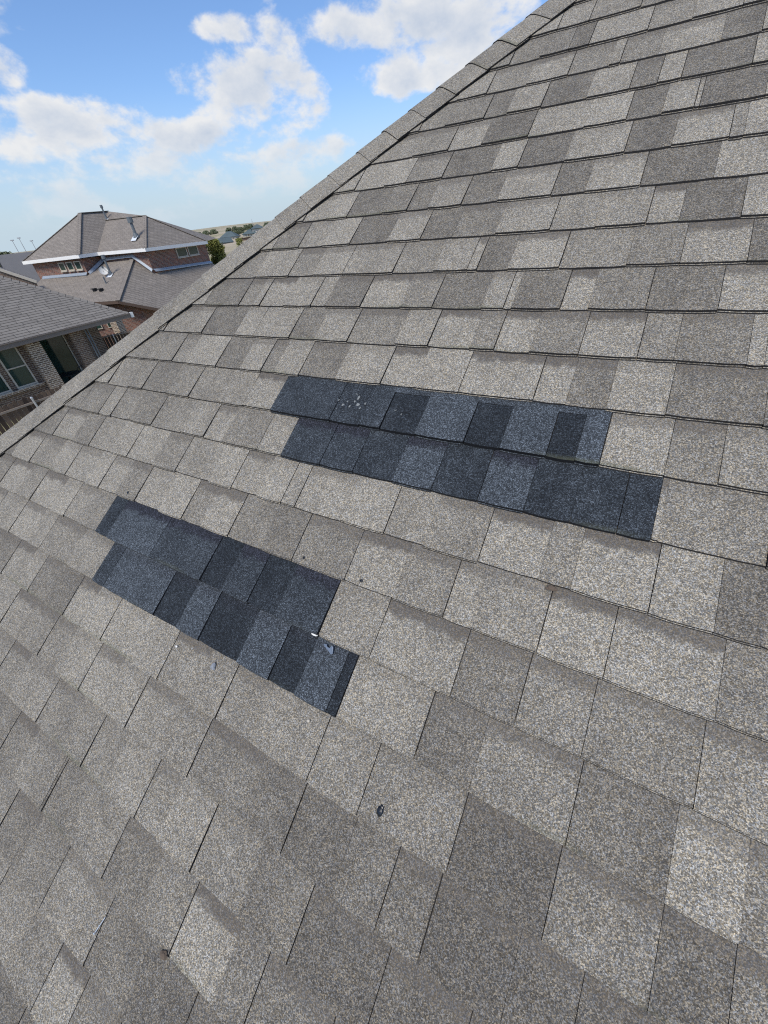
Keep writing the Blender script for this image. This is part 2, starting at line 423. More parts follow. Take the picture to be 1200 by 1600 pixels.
# ------------------------------------------------------------------ the roof under the camera
E = 0.143                                    # shingle exposure, m
TH = R(33.899); CT, ST = math.cos(TH), math.sin(TH)
roof = empty('shingled_roof', (0, .9803, 5.1916), 'grey-brown asphalt shingle roof slope with dark patches and a hip edge', 'roof')
roof.rotation_euler = (TH, 0, 0)
TONE = dict(X=.03, D=.18, d=.32, m=.44, M=.54, l=.68, L=.80, B=.82)  # X: dark blend low at right, deepened by soft shade put into the tone
PT = dict(p0=.05, p1=.24, p2=.42, p3=.76)
ROWS = {
 11: '-3.33hl -2.58hM -1.46hM',
 10: '-2.83hD -2.37hL -1.14hM -0.29sL 0.59hL',
 9: '-4.59hM -3.58sL -2.62hM -1.73sL -1.51hm -0.76sL 0.35sD 1.01hL',
 8: '-6.18hM -4.37hD -3.79sL -2.98hD -1.98sL -1.13hd -0.61hL -0.19hD 0.97hL',
 7: '-5.0hL -4.13sD -3.02hL -1.0hD -0.36sL 0.18hL 0.27hD 1.27hL',
 6: '-7.4hL -5.81hM -4.82hD -3.59sL -2.98hD -1.98sL -0.84hD -0.03sL 0.87hM 1.08hL',
 5: '-7.21hD -5.42hD -4.84sM -4.0hD -3.15sL -2.01hD -1.35sL -0.38hD 0.78sL',
 4: '-8.38hl -6.68hD -5.56sL -4.68hD -3.89sm -2.9sL -1.79hM -0.95sl -0.1hB 0.41sD 1.29hL',
 3: '-9.42sL -8.21hM -7.38sL -6.45hl -5.03hM -4.0sl -3.22hL -3.01hD -2.35sL -1.37hM -0.23sM 0.58hB 1.49hD',
 2: '-10.88hd -9.48hM -8.93sL -8.69hB -7.84sL -6.96hL -6.51sd -5.49hB -4.45sM -3.68hD -2.6sl -2.16hL -2.01sD -1.11hB -0.64sm 0.25hd 1.24hL',
 1: '-10.91sL -10.36hD -9.02sL -8.35hl -7.15hd -6.35sL -5.42hM -4.18sL -3.43hB -2.54sm -2.06hB -1.41sm -0.58hB 0.31hM 0.81hd 1.72hL 1.92hl',
 0: '-10.92hM -10.32sL -9.12hd -8.22sL -7.51hd -7.08sL -6.32hd -5.28sL -4.14hB -3.37sL -2.44hB -1.08hB -0.55sd 0.06sL 0.87hd 2.02hd',
 -1: '-13.21hl -11.53hd -9.51hM -7.52hB -6.61hp2 -4.95hp1 -4.22sp2 -3.72hp0 -2.96sp3 -2.0hp0 -1.36sp3 -0.61hp0 -0.18sp3 0.17hL 1.02hm',
 -2: '-12.8hL -12.22hM -10.33hm -8.26hL -7.6sm -6.48hL -5.77hp2 -4.72hp2 -3.93sp1 -3.07hp3 -2.28sp1 -1.45hp3 -0.7sp1 -0.02sp1 0.61hp1 1.03hL 1.11sm 2.28hD',
 -3: '-14.43hL -13.31sm -12.43hM -10.6hL -9.49sm -8.61hl -6.7hL -5.25hL -4.89hL -2.85hM -2.07sM -1.14hB -0.22sM 0.22sB 1.18hl 1.88hD 2.36hM',
 -4: '-14.78hM -12.71hl -11.03hL -10.26sm -9.44hL -7.67hM -7.04sL -6.18hm -4.44hm -3.24hB -2.28sM -1.39hL -0.95sl 0.01hB 0.85hL 2.03hm',
 -5: '-15.63hL -13.62hL -11.76hM -10.18hp1 -9.66hp3 -7.98hp2 -6.3hp0 -5.68sp2 -4.97hp0 -4.27sp2 -3.31hl -2.3hB -0.93hm -0.02hl 0.81hm 1.97hL',
 -6: '-13.71hL -11.97hM -10.59hl -9.38hp2 -8.91hp3 -7.08hp0 -6.36sp3 -5.7hp0 -4.66sp3 -3.9hp0 -3.31sp3 -2.67sp0 -2.49hl -1.15hd -0.34sm 0.86hD 1.86hL 2.5sm',
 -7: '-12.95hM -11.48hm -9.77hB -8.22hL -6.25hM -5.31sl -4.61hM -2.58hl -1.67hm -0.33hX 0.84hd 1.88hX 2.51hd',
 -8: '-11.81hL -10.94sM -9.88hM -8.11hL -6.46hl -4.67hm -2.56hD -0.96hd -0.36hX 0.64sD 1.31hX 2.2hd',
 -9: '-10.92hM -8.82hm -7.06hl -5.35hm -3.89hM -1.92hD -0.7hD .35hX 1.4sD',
 -10: '-9.45hd -7.53hd -7.46hm -5.45hd -3.67hB -2.73sd -2.2hd -1.1hD',
 -11: '-8.33hd -6.42hM -5.05hD -3.01hD -1.8hd',
 -12: '-7.59hM -5.63hB -4.86hm',
 -13: '-5.78hd',
}
def uhip(v): return -4.27 + (v - 12.12) / 1.206
def proj(u, v):
    p = Vector((u * E, .9803 + v * E * CT, 5.1916 + v * E * ST - 5.6))
    z = p.dot(Vector(CZ))
    if z < .05: return None
    return 600 + 604.32 * p.dot(Vector(CX)) / z, 800 + 604.32 * p.dot(Vector(CY)) / z
rnd = random.Random(11)
tabs = []
for k in range(-31, 25):
    row = []
    for tok in ROWS.get(k, '').split():
        i = max(tok.rfind('h'), tok.rfind('s')); 
        # joint kind is the letter after the number, tone the rest
        j = next(n for n, ch in enumerate(tok) if ch in 'hs')
        row.append([float(tok[:j]), tok[j], tok[j + 1:]])
    lo, hi = uhip(k) - .2, 14.0
    # fill the unseen stretches of the course with tabs of the same run of widths
    out = []
    if not row: u = lo - rnd.random() * 1.5; 
    else:
        u = row[0][0]; left = []
        while u > lo:
            u -= rnd.uniform(.75, 1.75); left.append([u, rnd.choice('hhs'), rnd.choice('dmMlLL')])
        out = left[::-1] + row; u = row[-1][0] + rnd.uniform(.8, 1.5)
    while u < hi:
        out.append([u, rnd.choice('hhs'), rnd.choice('DdmMlLLB')]); u += rnd.choice((.5, .8, 1.0, 1.2, 1.5)) * rnd.uniform(.85, 1.15)
    for a, b in zip(out, out[1:] + [[hi + .5, 'h', 'm']]):
        hard_l, hard_r = a[1] == 'h', b[1] == 'h'
        w = b[0] - a[0]
        blue = a[2][0] == 'p'
        raised = hard_r if a[0] < .3 else hard_l
        if blue: raised = a[2] in ('p3', 'p2')
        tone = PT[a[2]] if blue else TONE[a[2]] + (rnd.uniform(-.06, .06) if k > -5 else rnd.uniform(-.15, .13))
        band = ((1.0 if a[2] == 'B' else (.0 if a[2] == 'D' and k > -5 else rnd.choice((0, .25, .55, .8) if k > -4 else (.2, .5, .7, .9)))) if a[2] != 'X' else .6) if not blue else (1.0 if a[2] in ('p2', 'p3') and k in (-2, -5) else .3 if k == -6 else 0)
        if w > 1.45 and not blue:            # one wide tooth over a base of another blend: soft change of tone
            s = a[0] + w * rnd.uniform(.38, .62)
            tabs.append([k, a[0], s, tone, band, blue, False, hard_l, False, a[2]])
            tabs.append([k, s, b[0], min(.95, tone + rnd.choice((-.16, .14, .2))), band * .4, blue, True, False, hard_r, a[2]])
        else:
            tabs.append([k, a[0], b[0], tone, band, blue, raised, hard_l, hard_r, a[2]])
def make_tab(mb, t, strip=False):
    k, u0, u1, tone, band, blue, raised, hl, hr, code = t
    g = .0065
    if u0 > .25: g = .0028
    ua = u0 + (g * rnd.uniform(.7, 1.5) if hl else .002); ub = u1 - (g * rnd.uniform(.7, 1.5) if hr else .002)
    vf = k + rnd.uniform(-.012, .012); vb = k + 1.10
    if blue: vf = k - .02
    if strip: vf = k + .86
    a0, b0 = max(ua, uhip(vf) + .28), ub
    if a0 >= b0 - .01: return False
    a1, b1 = max(ua, uhip(vb) + .28), ub
    if a1 >= b1 - .01:
        vb = 12.12 + (ub - .012 - .28 + 4.27) * 1.206; a1 = b1 - .012
        if vb <= vf + .02: return False
    n = max(2, min(7, int((b0 - a0) / .22)))
    hb = (.0098 if raised else .0066) + rnd.uniform(-.0005, .0007)
    if blue: hb += .0055 if k in (-1, -5) else .0022
    if k < -2 and not blue: hb -= .0016 if raised else .0006
    if strip: hb = .0052
    sk = rnd.uniform(-.006, .006)
    col = (tone, band, 1.0 if blue else 0.0, 1)
    wob = [rnd.uniform(-.0035, .0035) for _ in range(n + 1)]
    lift = [rnd.uniform(-.0003, .0004) for _ in range(n + 1)]
    ru = .011                                     # worn corners
    def P(u, v, h): return (u * E, v * E, h)
    F, L1, L2, L3, B_, Bm = [], [], [], [], [], []
    for i in range(n + 1):
        f = i / n
        uf = a0 + (b0 - a0) * f; ub_ = a1 + (b1 - a1) * f + sk * (0 < i < n)
        vv = vf + wob[i] + (ru if (i in (0, n)) else 0)
        h = hb + lift[i]
        F.append(mb.vert(P(uf, vv, h), col))
        um = uf + (ub_ - uf) * .5
        Bm.append(mb.vert(P(um, vf + (vb - vf) * .5, .0012 + (h - .0012) * .56), col))
        B_.append(mb.vert(P(ub_, vb, .0012), col))
        lip = .020 if raised else .0
        if raised:
            L1.append(mb.vert(P(uf, vv - .008, .0052), col)); L2.append(mb.vert(P(uf, vv - lip, .0048), col))
        L3.append(mb.vert(P(uf, vv - lip - .020, -.001), col))
    T = (vb - k)
    for i in range(n):
        x0, x1 = i / n * (b0 - a0), (i + 1) / n * (b0 - a0)
        mb.face((F[i], F[i + 1], Bm[i + 1], Bm[i]), [(x0, 0), (x1, 0), (x1, T * .5), (x0, T * .5)], 0)
        mb.face((Bm[i], Bm[i + 1], B_[i + 1], B_[i]), [(x0, T * .5), (x1, T * .5), (x1, T), (x0, T)], 0)
        if raised:
            mb.face((L1[i], L1[i + 1], F[i + 1], F[i]), None, 1)
            mb.face((L2[i], L2[i + 1], L1[i + 1], L1[i]), [(x0, .2), (x1, .2), (x1, .25), (x0, .25)], 0)
            mb.face((L3[i], L3[i + 1], L2[i + 1], L2[i]), None, 1)
        else:
            mb.face((L3[i], L3[i + 1], F[i + 1], F[i]), None, 1)
    for ii, flip in ((0, 1), (n, 0)):
        bot = mb.vert((mb.v[B_[ii]][0], mb.v[B_[ii]][1], -.001), col)
        q = [F[ii], L3[ii], bot, B_[ii], Bm[ii]]
        mb.face(q if flip else q[::-1], None, 1)
    return True
def area(t):
    q = [proj(u, v) for u, v in ((t[1], t[0]), (t[2], t[0]), (t[2], t[0] + 1), (t[1], t[0] + 1))]
    if None in q: return 0
    if max(p[0] for p in q) < 2 or min(p[0] for p in q) > 1198 or max(p[1] for p in q) < 2 or min(p[1] for p in q) > 1598: return 0
    if t[2] < uhip(t[0]) + 1.2: return 0
    q = [(min(1200, max(0, x)), min(1600, max(0, y))) for x, y in q]
    return abs(sum(q[i][0] * q[(i + 1) % 4][1] - q[(i + 1) % 4][0] * q[i][1] for i in range(4))) / 2
own = [t for t in tabs if t[5]]
grey = sorted([t for t in tabs if not t[5]], key=lambda t: -area(t))
keep = [t for t in grey[:298] if area(t) > 25]
kid = {id(t) for t in keep}
rest = MB()
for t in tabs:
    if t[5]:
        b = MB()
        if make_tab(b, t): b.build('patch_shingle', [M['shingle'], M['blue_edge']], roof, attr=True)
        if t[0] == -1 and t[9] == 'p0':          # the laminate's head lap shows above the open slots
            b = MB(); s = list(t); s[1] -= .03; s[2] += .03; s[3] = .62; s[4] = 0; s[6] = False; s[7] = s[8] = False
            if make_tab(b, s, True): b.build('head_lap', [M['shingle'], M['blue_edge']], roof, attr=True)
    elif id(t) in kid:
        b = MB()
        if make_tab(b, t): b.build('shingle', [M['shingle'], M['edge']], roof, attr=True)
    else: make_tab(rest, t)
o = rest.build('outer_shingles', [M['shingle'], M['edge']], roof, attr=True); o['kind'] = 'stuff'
# decking under the shingles
b = MB()
pts = [(uhip(-31), -31), (14.6, -31), (14.6, 25.2), (uhip(25.2), 25.2)]
b.poly([(u * E, v * E, -.0015) for u, v in pts]); b.poly([(u * E, v * E, -.05) for u, v in pts][::-1])
for (a, c) in zip(pts, pts[1:] + pts[:1]): b.poly([(a[0] * E, a[1] * E, -.05), (c[0] * E, c[1] * E, -.05), (c[0] * E, c[1] * E, -.0015), (a[0] * E, a[1] * E, -.0015)])
b.build('decking', M['edge'], roof)
# hip frame in roof coordinates (x along course, y up the slope, z out of the slope)
def w2l(p): 
    p = Vector(p) - Vector((0, .9803, 5.1916)); return Vector((p.x, p.y * CT + p.z * ST, -p.y * ST + p.z * CT))
def dir2l(p): p = Vector(p); return Vector((p.x, p.y * CT + p.z * ST, -p.y * ST + p.z * CT))
Hd = Vector((.638, .770, 0)).normalized()
Ad = Vector((.770, -.638, 0)).normalized()                      # down our slope, square to the hip
Nf = dir2l((-ST, 0, CT)).normalized()
Bd = Nf.cross(Hd).normalized()
if dir2l((0, 0, 1)).dot(Bd) > 0: Bd = -Bd
H0 = Vector((uhip(0) * E, 0, 0))
s0 = H0.dot(Hd)
# far slope beyond the hip, with its own shingle material
hb_, ht_ = Vector((uhip(-31) * E, -31 * E, 0)), Vector((uhip(25.2) * E, 25.2 * E, 0))
Yl = dir2l((0, 1, 0)).normalized(); down = Yl.cross(Nf); down = down if dir2l((0, 0, 1)).dot(down) < 0 else -down
Lh = (ht_ - hb_).dot(-down)
b = MB(); q = [hb_, ht_, ht_ + down * Lh]
b.poly([p - Nf * .004 for p in q], uv=[(p.dot(Yl), p.dot(down)) for p in q]); b.poly([p - Nf * .06 for p in q][::-1])
b.build('far_slope', M['farroof'], roof)
def cap(s, L, lift, tone):
    b = MB(); col = (tone, .0, 0, 1); prof = []
    wA = .136; seq = [(-1.0, .0), (-.62, .0), (-.3, .0), (-.1, .0012), (0, .0), (.1, .0012), (.3, 0), (.62, 0), (1.0, 0)]
    dn = (Vector((0, 0, 1)) + Nf).normalized()
    jA = [rnd.uniform(-.003, .003) for _ in range(2)]
    rows_t, rows_b = [], []
    for q, (along, h) in enumerate(((s, .0172 + lift * .6), (s + L * .5, .0155 + lift * .4), (s + L, .0132))):
        top, bot = [], []
        for (f, _) in seq:
            w = abs(f) * (wA + jA[0 if f > 0 else 1])
            base = H0 + Hd * (along - 0) + (Ad if f >= 0 else Bd) * w
            nn = Vector((0, 0, 1)) if f > 0 else Nf
            k = max(0, 1 - abs(f) / .22); nn = (nn * (1 - k) + dn * k).normalized()
            drop = -.010 * max(0, 1 - abs(f) / .16)            # crest is bent, not creased
            edge = .0045 if abs(f) == 1.0 else 0
            top.append(b.vert(base + nn * (h + drop - edge * .4), col)); bot.append(b.vert(base + nn * (h + drop - .0056), col))
        rows_t.append(top); rows_b.append(bot)
    n = len(seq)
    for r in range(2):
        for i in range(n - 1):
            uvq = [(i / n, r * .5), (i / n, r * .5 + .5), ((i + 1) / n, r * .5 + .5), ((i + 1) / n, r * .5)]
            b.face((rows_t[r][i], rows_t[r + 1][i], rows_t[r + 1][i + 1], rows_t[r][i + 1])[::-1], uvq, 0)
            b.face((rows_b[r][i], rows_b[r][i + 1], rows_b[r + 1][i + 1], rows_b[r + 1][i])[::-1], None, 1)
        for i in (0, n - 1):
            f = (rows_t[r][i], rows_b[r][i], rows_b[r + 1][i], rows_t[r + 1][i]); b.face(f if i else f[::-1], None, 1)
    for i in range(n - 1): b.face((rows_t[0][i], rows_t[0][i + 1], rows_b[0][i + 1], rows_b[0][i]), None, 1)
    return b.build('hip_cap', [M['shingle'], M['edge']], roof, attr=True)
# butt positions along the hip measured from the crest line through the origin row
def s_of(u, v): return Vector((u * E, v * E, 0)).dot(Hd) - H0.dot(Hd)
butts = [s_of(*q) for q in ((-3.71, 11.55), (-4.29, 10.67), (-4.9, 9.97), (-5.58, 9.25), (-6.22, 8.52), (-6.83, 7.83), (-7.44, 7.13), (-8.03, 6.27), (-8.65, 5.46), (-9.32, 4.79), (-9.9, 4.08), (-10.49, 3.35))]
x = butts[-1]
while x > s_of(uhip(-30), -30): x -= .139; butts.append(x)
x = butts[0]
while x < s_of(uhip(24), 24): x += .139; butts.insert(0, x)
for i, x in enumerate(butts):
    cap(x, .185, rnd.uniform(-.001, .0025), rnd.choice((.5, .6, .7, .8)))
# wall of our own house below the eave, so that the slope stands on something
hbw = Vector((uhip(-31) * E, .9803 - 31 * E * CT, 0))
b = MB(); y0 = hbw.y + .45; x0 = hbw.x + .45; zt = 5.1916 - 31 * E * ST + .2
b.poly([(x0, y0, 0), (2.0, y0, 0), (2.0, y0, zt), (x0, y0, zt)]); b.poly([(x0, y0 + 10, 0), (x0, y0, 0), (x0, y0, zt), (x0, y0 + 10, zt)])
b.v = [tuple(w2l(p)) for p in b.v]
b.build('house_wall', M['brick'], roof)

# ------------------------------------------------------------------ neighbours
def window(root, p0, p1, z0, z1, nrm, frame='white', rail=False, sill=True, depth=.06):
    """p0,p1: lower corners on the wall (x,y); frame ring with a pane set back in it"""
    a, c = Vector((p0[0], p0[1], z0)), Vector((p1[0], p1[1], z0)); n = Vector(nrm).normalized(); d = (c - a).normalized(); L = (c - a).length; H = z1 - z0; w = min(.06, L * .1)
    b = MB(); up = Vector((0, 0, 1)); o = n * depth * .5
    b.beam(a + o + up * w / 2, c + o + up * w / 2, depth, w); b.beam(a + o + up * (H - w / 2), c + o + up * (H - w / 2), depth, w)
    b.beam(a + o + d * w / 2 + up * w, a + o + d * w / 2 + up * (H - w), w, depth, up=n); b.beam(c + o - d * w / 2 + up * w, c + o - d * w / 2 + up * (H - w), w, depth, up=n)
    if rail: b.beam(a + o + d * w + up * H * .5, c + o - d * w + up * H * .5, depth * .8, w * .8)
    f = part(b, 'window', M[frame], root)
    def sub(mb, name, mt):
        off = root.matrix_basis.translation; mb.v = [(p[0] - off.x, p[1] - off.y, p[2] - off.z) for p in mb.v]
        return mb.build(name, mt, f)
    g = MB(); q = n * .02
    halves = ((w, H * .5 - w * .4), (H * .5 + w * .4, H - w)) if rail else ((w, H - w),)
    for (h0, h1) in halves:
        g = MB(); g.poly([a + q + d * w + up * h0, c + q - d * w + up * h0, c + q - d * w + up * h1, a + q + d * w + up * h1])
        sub(g, 'pane', M['glass'])
    if sill:
        s = MB(); s.beam(a + n * .06 - up * .03, c + n * .06 - up * .03, .12, .05); sub(s, 'sill', M['cream'] if frame != 'white' else M['white'])
    return f
# --- brick house at the left edge
lh = empty('brick_house', (-24, 3, 0), 'single-storey brick house with grey shingle roof and covered patio at left edge', 'house')
b = MB(); r = random.Random(3); EX, EY, EZ = -21.2, 12.1, 2.78
nrow = 50
for i in range(nrow):
    t0, t1 = i * .119, (i + 1) * .119 + .01
    z0, z1 = EZ + t0 * .667 + .014, EZ + t1 * .667
    off = r.uniform(0, 60); ya, yb = -9, EY - t0
    b.poly([(EX - t0, ya, z0), (EX - t0, yb, z0), (EX - t1, EY - t1, z1), (EX - t1, ya, z1)], uv=[(ya + off, 5), (yb + off, 5), (EY - t1 + off, 5.15), (ya + off, 5.15)])
    b.poly([(EX - t0, ya, z0 - .016), (EX - t0, yb, z0 - .016), (EX - t0, yb, z0), (EX - t0, ya, z0)], m=1)
T = nrow * .119
rf = part(b, 'roof', [M['nearroof'], M['edge']], lh)
b = MB(); pk = Vector((EX - T, EY - T, EZ + T * .667))
b.poly([(EX, EY, EZ), (EX - 2 * T, EY, EZ), pk]); b.poly([pk, (EX - 2 * T, EY, EZ), (EX - 2 * T, -9, EZ), (EX - T, -9, EZ + T * .667)])
part(b, 'back_roof', M['farroof'], lh)
b = MB(); n = 34; dv = (pk - Vector((EX, EY, EZ))) / n; sd = Vector((1, -1, 0)).normalized()
for i in range(n):
    a = Vector((EX, EY, EZ + .02)) + dv * i; c = a + dv * 1.15; l = Vector((0, 0, .022))
    for s in (1, -1):
        o = sd * .13 * s - Vector((0, 0, .075))
        q = [a + l, a + l + o, c + o, c]
        b.poly(q if s < 0 else q[::-1], uv=[(i * .7, .1), (i * .7 + .3, .1), (i * .7 + .3, .2), (i * .7, .2)])
    b.poly([a + l + sd * .13 - Vector((0, 0, .075)), a + l, a + l - sd * .13 - Vector((0, 0, .075)), a - Vector((0, 0, .01))], m=1)
o = part(b, 'hip_ridge', [M['nearroof'], M['edge']], lh); o['kind'] = 'stuff'
b = MB(); b.beam((EX + .02, -9, EZ - .10), (EX + .02, EY + .02, EZ - .10), .05, .19); b.beam((EX + .05, -9, EZ - .015), (EX + .05, EY, EZ - .015), .06, .03)
b.beam((EX, EY + .02, EZ - .10), (EX - 8, EY + .02, EZ - .10), .05, .19)
part(b, 'fascia', M['taupe'], lh)
b = MB(); b.poly([(EX, -9, EZ - .19), (EX - .7, -9, EZ - .19), (EX - .7, EY, EZ - .19), (EX, EY, EZ - .19)]); part(b, 'soffit', M['soffit'], lh)
b = MB(); b.box((EX - .02, EY + .10, EZ - .10), (.10, .16, .22)); b.box((EX - .28, EY + .06, EZ - .08), (.5, .06, .12)); part(b, 'gutter_end', M['white'], lh)
WX = -21.8
b = MB(); b.poly([(WX, -9, 0), (WX, 7.5, 0), (WX, 7.5, 2.6), (WX, -9, 2.6)]); b.poly([(WX, 7.5, 0), (WX - 1.9, 7.5, 0), (WX - 1.9, 7.5, 2.6), (WX, 7.5, 2.6)])
part(b, 'wall', M['darkbrick'], lh)
b = MB(); b.poly([(-23.7, 7.5, 0), (-23.7, 11.6, 0), (-23.7, 11.6, 2.6), (-23.7, 7.5, 2.6)]); part(b, 'patio_wall', M['darkbrick'], lh)
b = MB(); b.poly([(-23.7, 7.5, 2.55), (EX - .7, 7.5, 2.55), (EX - .7, 11.7, 2.55), (-23.7, 11.7, 2.55)]); part(b, 'patio_ceiling', M['soffit'], lh)
b = MB(); b.box((-22.6, 9.6, .05), (2.2, 4.2, .1)); part(b, 'patio_slab', M['siding'], lh)
for (ya, yb, mt) in ((7.47, 8.02, 'palebrick'), (9.25, 9.78, 'darkbrick')):
    b = MB(); b.box((-21.72, (ya + yb) / 2, 1.3), (.46, yb - ya, 2.6)); b.box((-21.72, (ya + yb) / 2, .15), (.54, yb - ya + .08, .3)); part(b, 'brick_pier', M[mt], lh)
for ya in (6.43, 5.42): window(lh, (WX + .002, ya), (WX + .002, ya + .79), 1.02, 2.56, (1, 0, 0), 'cream', rail=True)
window(lh, (-23.69, 8.75), (-23.69, 9.9), .15, 2.4, (1, 0, 0), 'cream', sill=False)
b = MB(); b.beam((WX + .08, 5.2, .94), (WX + .08, 7.4, .94), .14, .08); part(b, 'sill_course', M['palebrick'], lh)
for yy in (9.90, 10.02):
    b = MB(); b.tube([(-21.4, yy, 0), (-21.4, yy, 2.6)], .028, 8); part(b, 'downspout', M['pipe'], lh)
# patio furniture: a dark round table with a ring-back chair
pt = empty('patio_table', (-22.6, 8.8, .1), 'dark round patio table in the shade under the patio roof', 'table')
b = MB(); b.tube([(-22.6, 8.8, .78), (-22.6, 8.8, .81)], .5, 20); part(b, 'table_top', M['iron'], pt)
b = MB(); b.tube([(-22.6, 8.8, .1), (-22.6, 8.8, .78)], [.22, .04], 12); part(b, 'pedestal', M['iron'], pt)
pc = empty('patio_chair', (-22.1, 9.15, .1), 'dark metal patio chair with round back beside the brick pier', 'chair')
b = MB(); b.box((-22.1, 9.15, .52), (.46, .46, .05)); part(b, 'seat', M['iron'], pc)
b = MB(); b.tube([(-22.1 + .24, 9.15 + .24 * math.cos(t / 12 * 2 * math.pi), .86 + .26 * math.sin(t / 12 * 2 * math.pi)) for t in range(13)], .018, 6, cap=False); part(b, 'backrest', M['iron'], pc)
for sx in (-.2, .2):
    for sy in (-.2, .2):
        b = MB(); b.tube([(-22.1 + sx, 9.15 + sy, .1), (-22.1 + sx * .9, 9.15 + sy * .9, .5)], .016, 6); part(b, 'leg', M['iron'], pc)

# --- two-storey brick house behind
bh = empty('brick_house', (-33, 20, 0), 'two-storey red brick house with white fascia, roof vents and satellite dish', 'house')
N1, N2 = Vector((.208, -.978, 0)), Vector((.978, .208, 0))
E0, E1, E2, E3, E4 = [Vector(p) for p in ((-39.15, 16.41, 5.00), (-33.69, 17.57, 5.06), (-34.02, 19.09, 5.06), (-29.80, 19.99, 5.03), (-31.19, 26.53, 4.95))]
P1, P1b, P2, VT = Vector((-37.4, 21.0, 7.45)), Vector((-38.04, 23.57, 7.51)), Vector((-33.37, 23.39, 6.90)), Vector((-37.1, 22.6, 6.93))
B1, B2 = Vector((-43, 27, 5.0)), Vector((-35, 31, 5.0))
for nm, f in (('roof', [E0, E1, P1]), ('roof', [E1, E2, VT, P1b, P1]), ('roof', [E2, E3, P2, VT]), ('roof', [E3, E4, P2]), ('back_roof', [P1, P1b, B2, B1]), ('back_roof', [P1b, VT, P2, E4, B2]), ('back_roof', [B1, E0, P1])):
    b = MB()
    if len(f) == 5 and nm == 'roof':
        for tr in ((0, 1, 2), (0, 2, 4), (4, 2, 3)): b.poly([f[i] for i in tr])
    elif len(f) == 5:
        for tr in ((0, 1, 2), (0, 2, 4), (2, 3, 4)): b.poly([f[i] for i in tr])
    else: b.poly(f)
    part(b, nm, M['farroof'], bh)
for (a, c) in ((E1, P1), (E3, P2), (E0, P1), (E4, P2), (P1, P1b), (VT, P2)):
    b = MB(); l = Vector((0, 0, .02)); b.beam(a + l, c + l, .26, .03); part(b, 'hip_cap', M['farroof'], bh)
for (a, c) in ((E0, E1), (E1, E2), (E2, E3), (E3, E4)):
    b = MB(); l = Vector((0, 0, -.09)); d = (c - a).normalized() * .03; b.beam(a + l - d, c + l + d, .06, .20); part(b, 'fascia', M['white'], bh)
w = [Vector(p) for p in ((-38.88, 16.82, 0), (-34.1, 17.84, 0), (-34.43, 19.38, 0), (-30.22, 20.26, 0), (-31.55, 26.6, 0), (-42.0, 26.0, 0))]
b = MB(); sof = MB()
for a, c in zip(w, w[1:] + w[:1]): b.poly([a, c, c + Vector((0, 0, 4.86)), a + Vector((0, 0, 4.86))])
part(b, 'wall', M['brick'], bh)
for a, c, e, f in ((w[0], w[1], E1, E0), (w[1], w[2], E2, E1), (w[2], w[3], E3, E2), (w[3], w[4], E4, E3)):
    sof.poly([Vector((p.x, p.y, 4.82)) for p in (a, c, e, f)])
part(sof, 'soffit', M['white'], bh)
A0, A1 = Vector((-36.44, 17.36, 0)), Vector((-34.17, 17.84, 0))
for i in range(3):
    p, q = A0.lerp(A1, i / 3 + .02) + N1 * .012, A0.lerp(A1, (i + 1) / 3 - .06) + N1 * .012
    window(bh, p, q, 4.20, 4.72, N1, 'cream')
D0, D1 = Vector((-30.80, 23.02, 0)), Vector((-31.33, 25.58, 0))
for i in range(2):
    p, q = D0.lerp(D1, i / 2 + .01) + N2 * .015, D0.lerp(D1, (i + 1) / 2 - .05) + N2 * .015
    window(bh, p, q, 4.18, 4.80, N2, 'cream')
# lower roofs
CN, FP = Vector((-27.86, 15.56, 2.65)), Vector((-31.95, 20.3, 4.60))
LA = [Vector((-37.2, 13.58, 2.65)), CN, FP, Vector((-34.86, 19.99, 4.67)), Vector((-34.11, 17.84, 3.88)), Vector((-38.61, 16.85, 3.87))]
b = MB()
for tr in ((0, 1, 4), (1, 2, 4), (2, 3, 4), (0, 4, 5)): b.poly([LA[i] for i in tr])
part(b, 'lower_roof', M['farroof'], bh)
LD = [CN, Vector((-27.04, 17.49, 1.85)), Vector((-29.1, 27.3, 1.85)), Vector((-31.5, 26.6, 3.47)), Vector((-30.41, 20.55, 3.62)), FP]
b = MB()
for tr in ((0, 1, 4), (1, 2, 3), (1, 3, 4), (0, 4, 5)): b.poly([LD[i] for i in tr])
part(b, 'lower_roof', M['farroof'], bh)
b = MB(); b.beam(CN + Vector((0, 0, .03)), FP + Vector((0, 0, .03)), .28, .04); part(b, 'hip_cap', M['farroof'], bh)
b = MB(); l = Vector((0, 0, -.09)); b.beam(LD[0] + l, LD[1] + l, .05, .16); b.beam(LD[1] + l, LD[2] + l, .05, .16); b.beam(LA[0] + l, LA[1] + l, .05, .16); part(b, 'fascia', M['soffit'], bh)
fl = [Vector((-38.5, 16.93, 3.90)), Vector((-34.06, 17.83, 3.93)), Vector((-34.36, 19.42, 4.60)), Vector((-31.5, 20.02, 4.66)), Vector((-30.2, 20.27, 3.70)), Vector((-31.56, 26.6, 3.50))]
nr = [N1, N2, N1, N1, N2]
for a, c, n in zip(fl, fl[1:], nr):
    b = MB(); b.poly([a + n * .03 + Vector((0, 0, .10)), c + n * .03 + Vector((0, 0, .10)), c + n * .17 - Vector((0, 0, .03)), a + n * .17 - Vector((0, 0, .03))]); b.poly([a + n * .17 - Vector((0, 0, .03)), c + n * .17 - Vector((0, 0, .03)), c + n * .17 - Vector((0, 0, .07)), a + n * .17 - Vector((0, 0, .07))]); part(b, 'flashing', M['flashing'], bh)
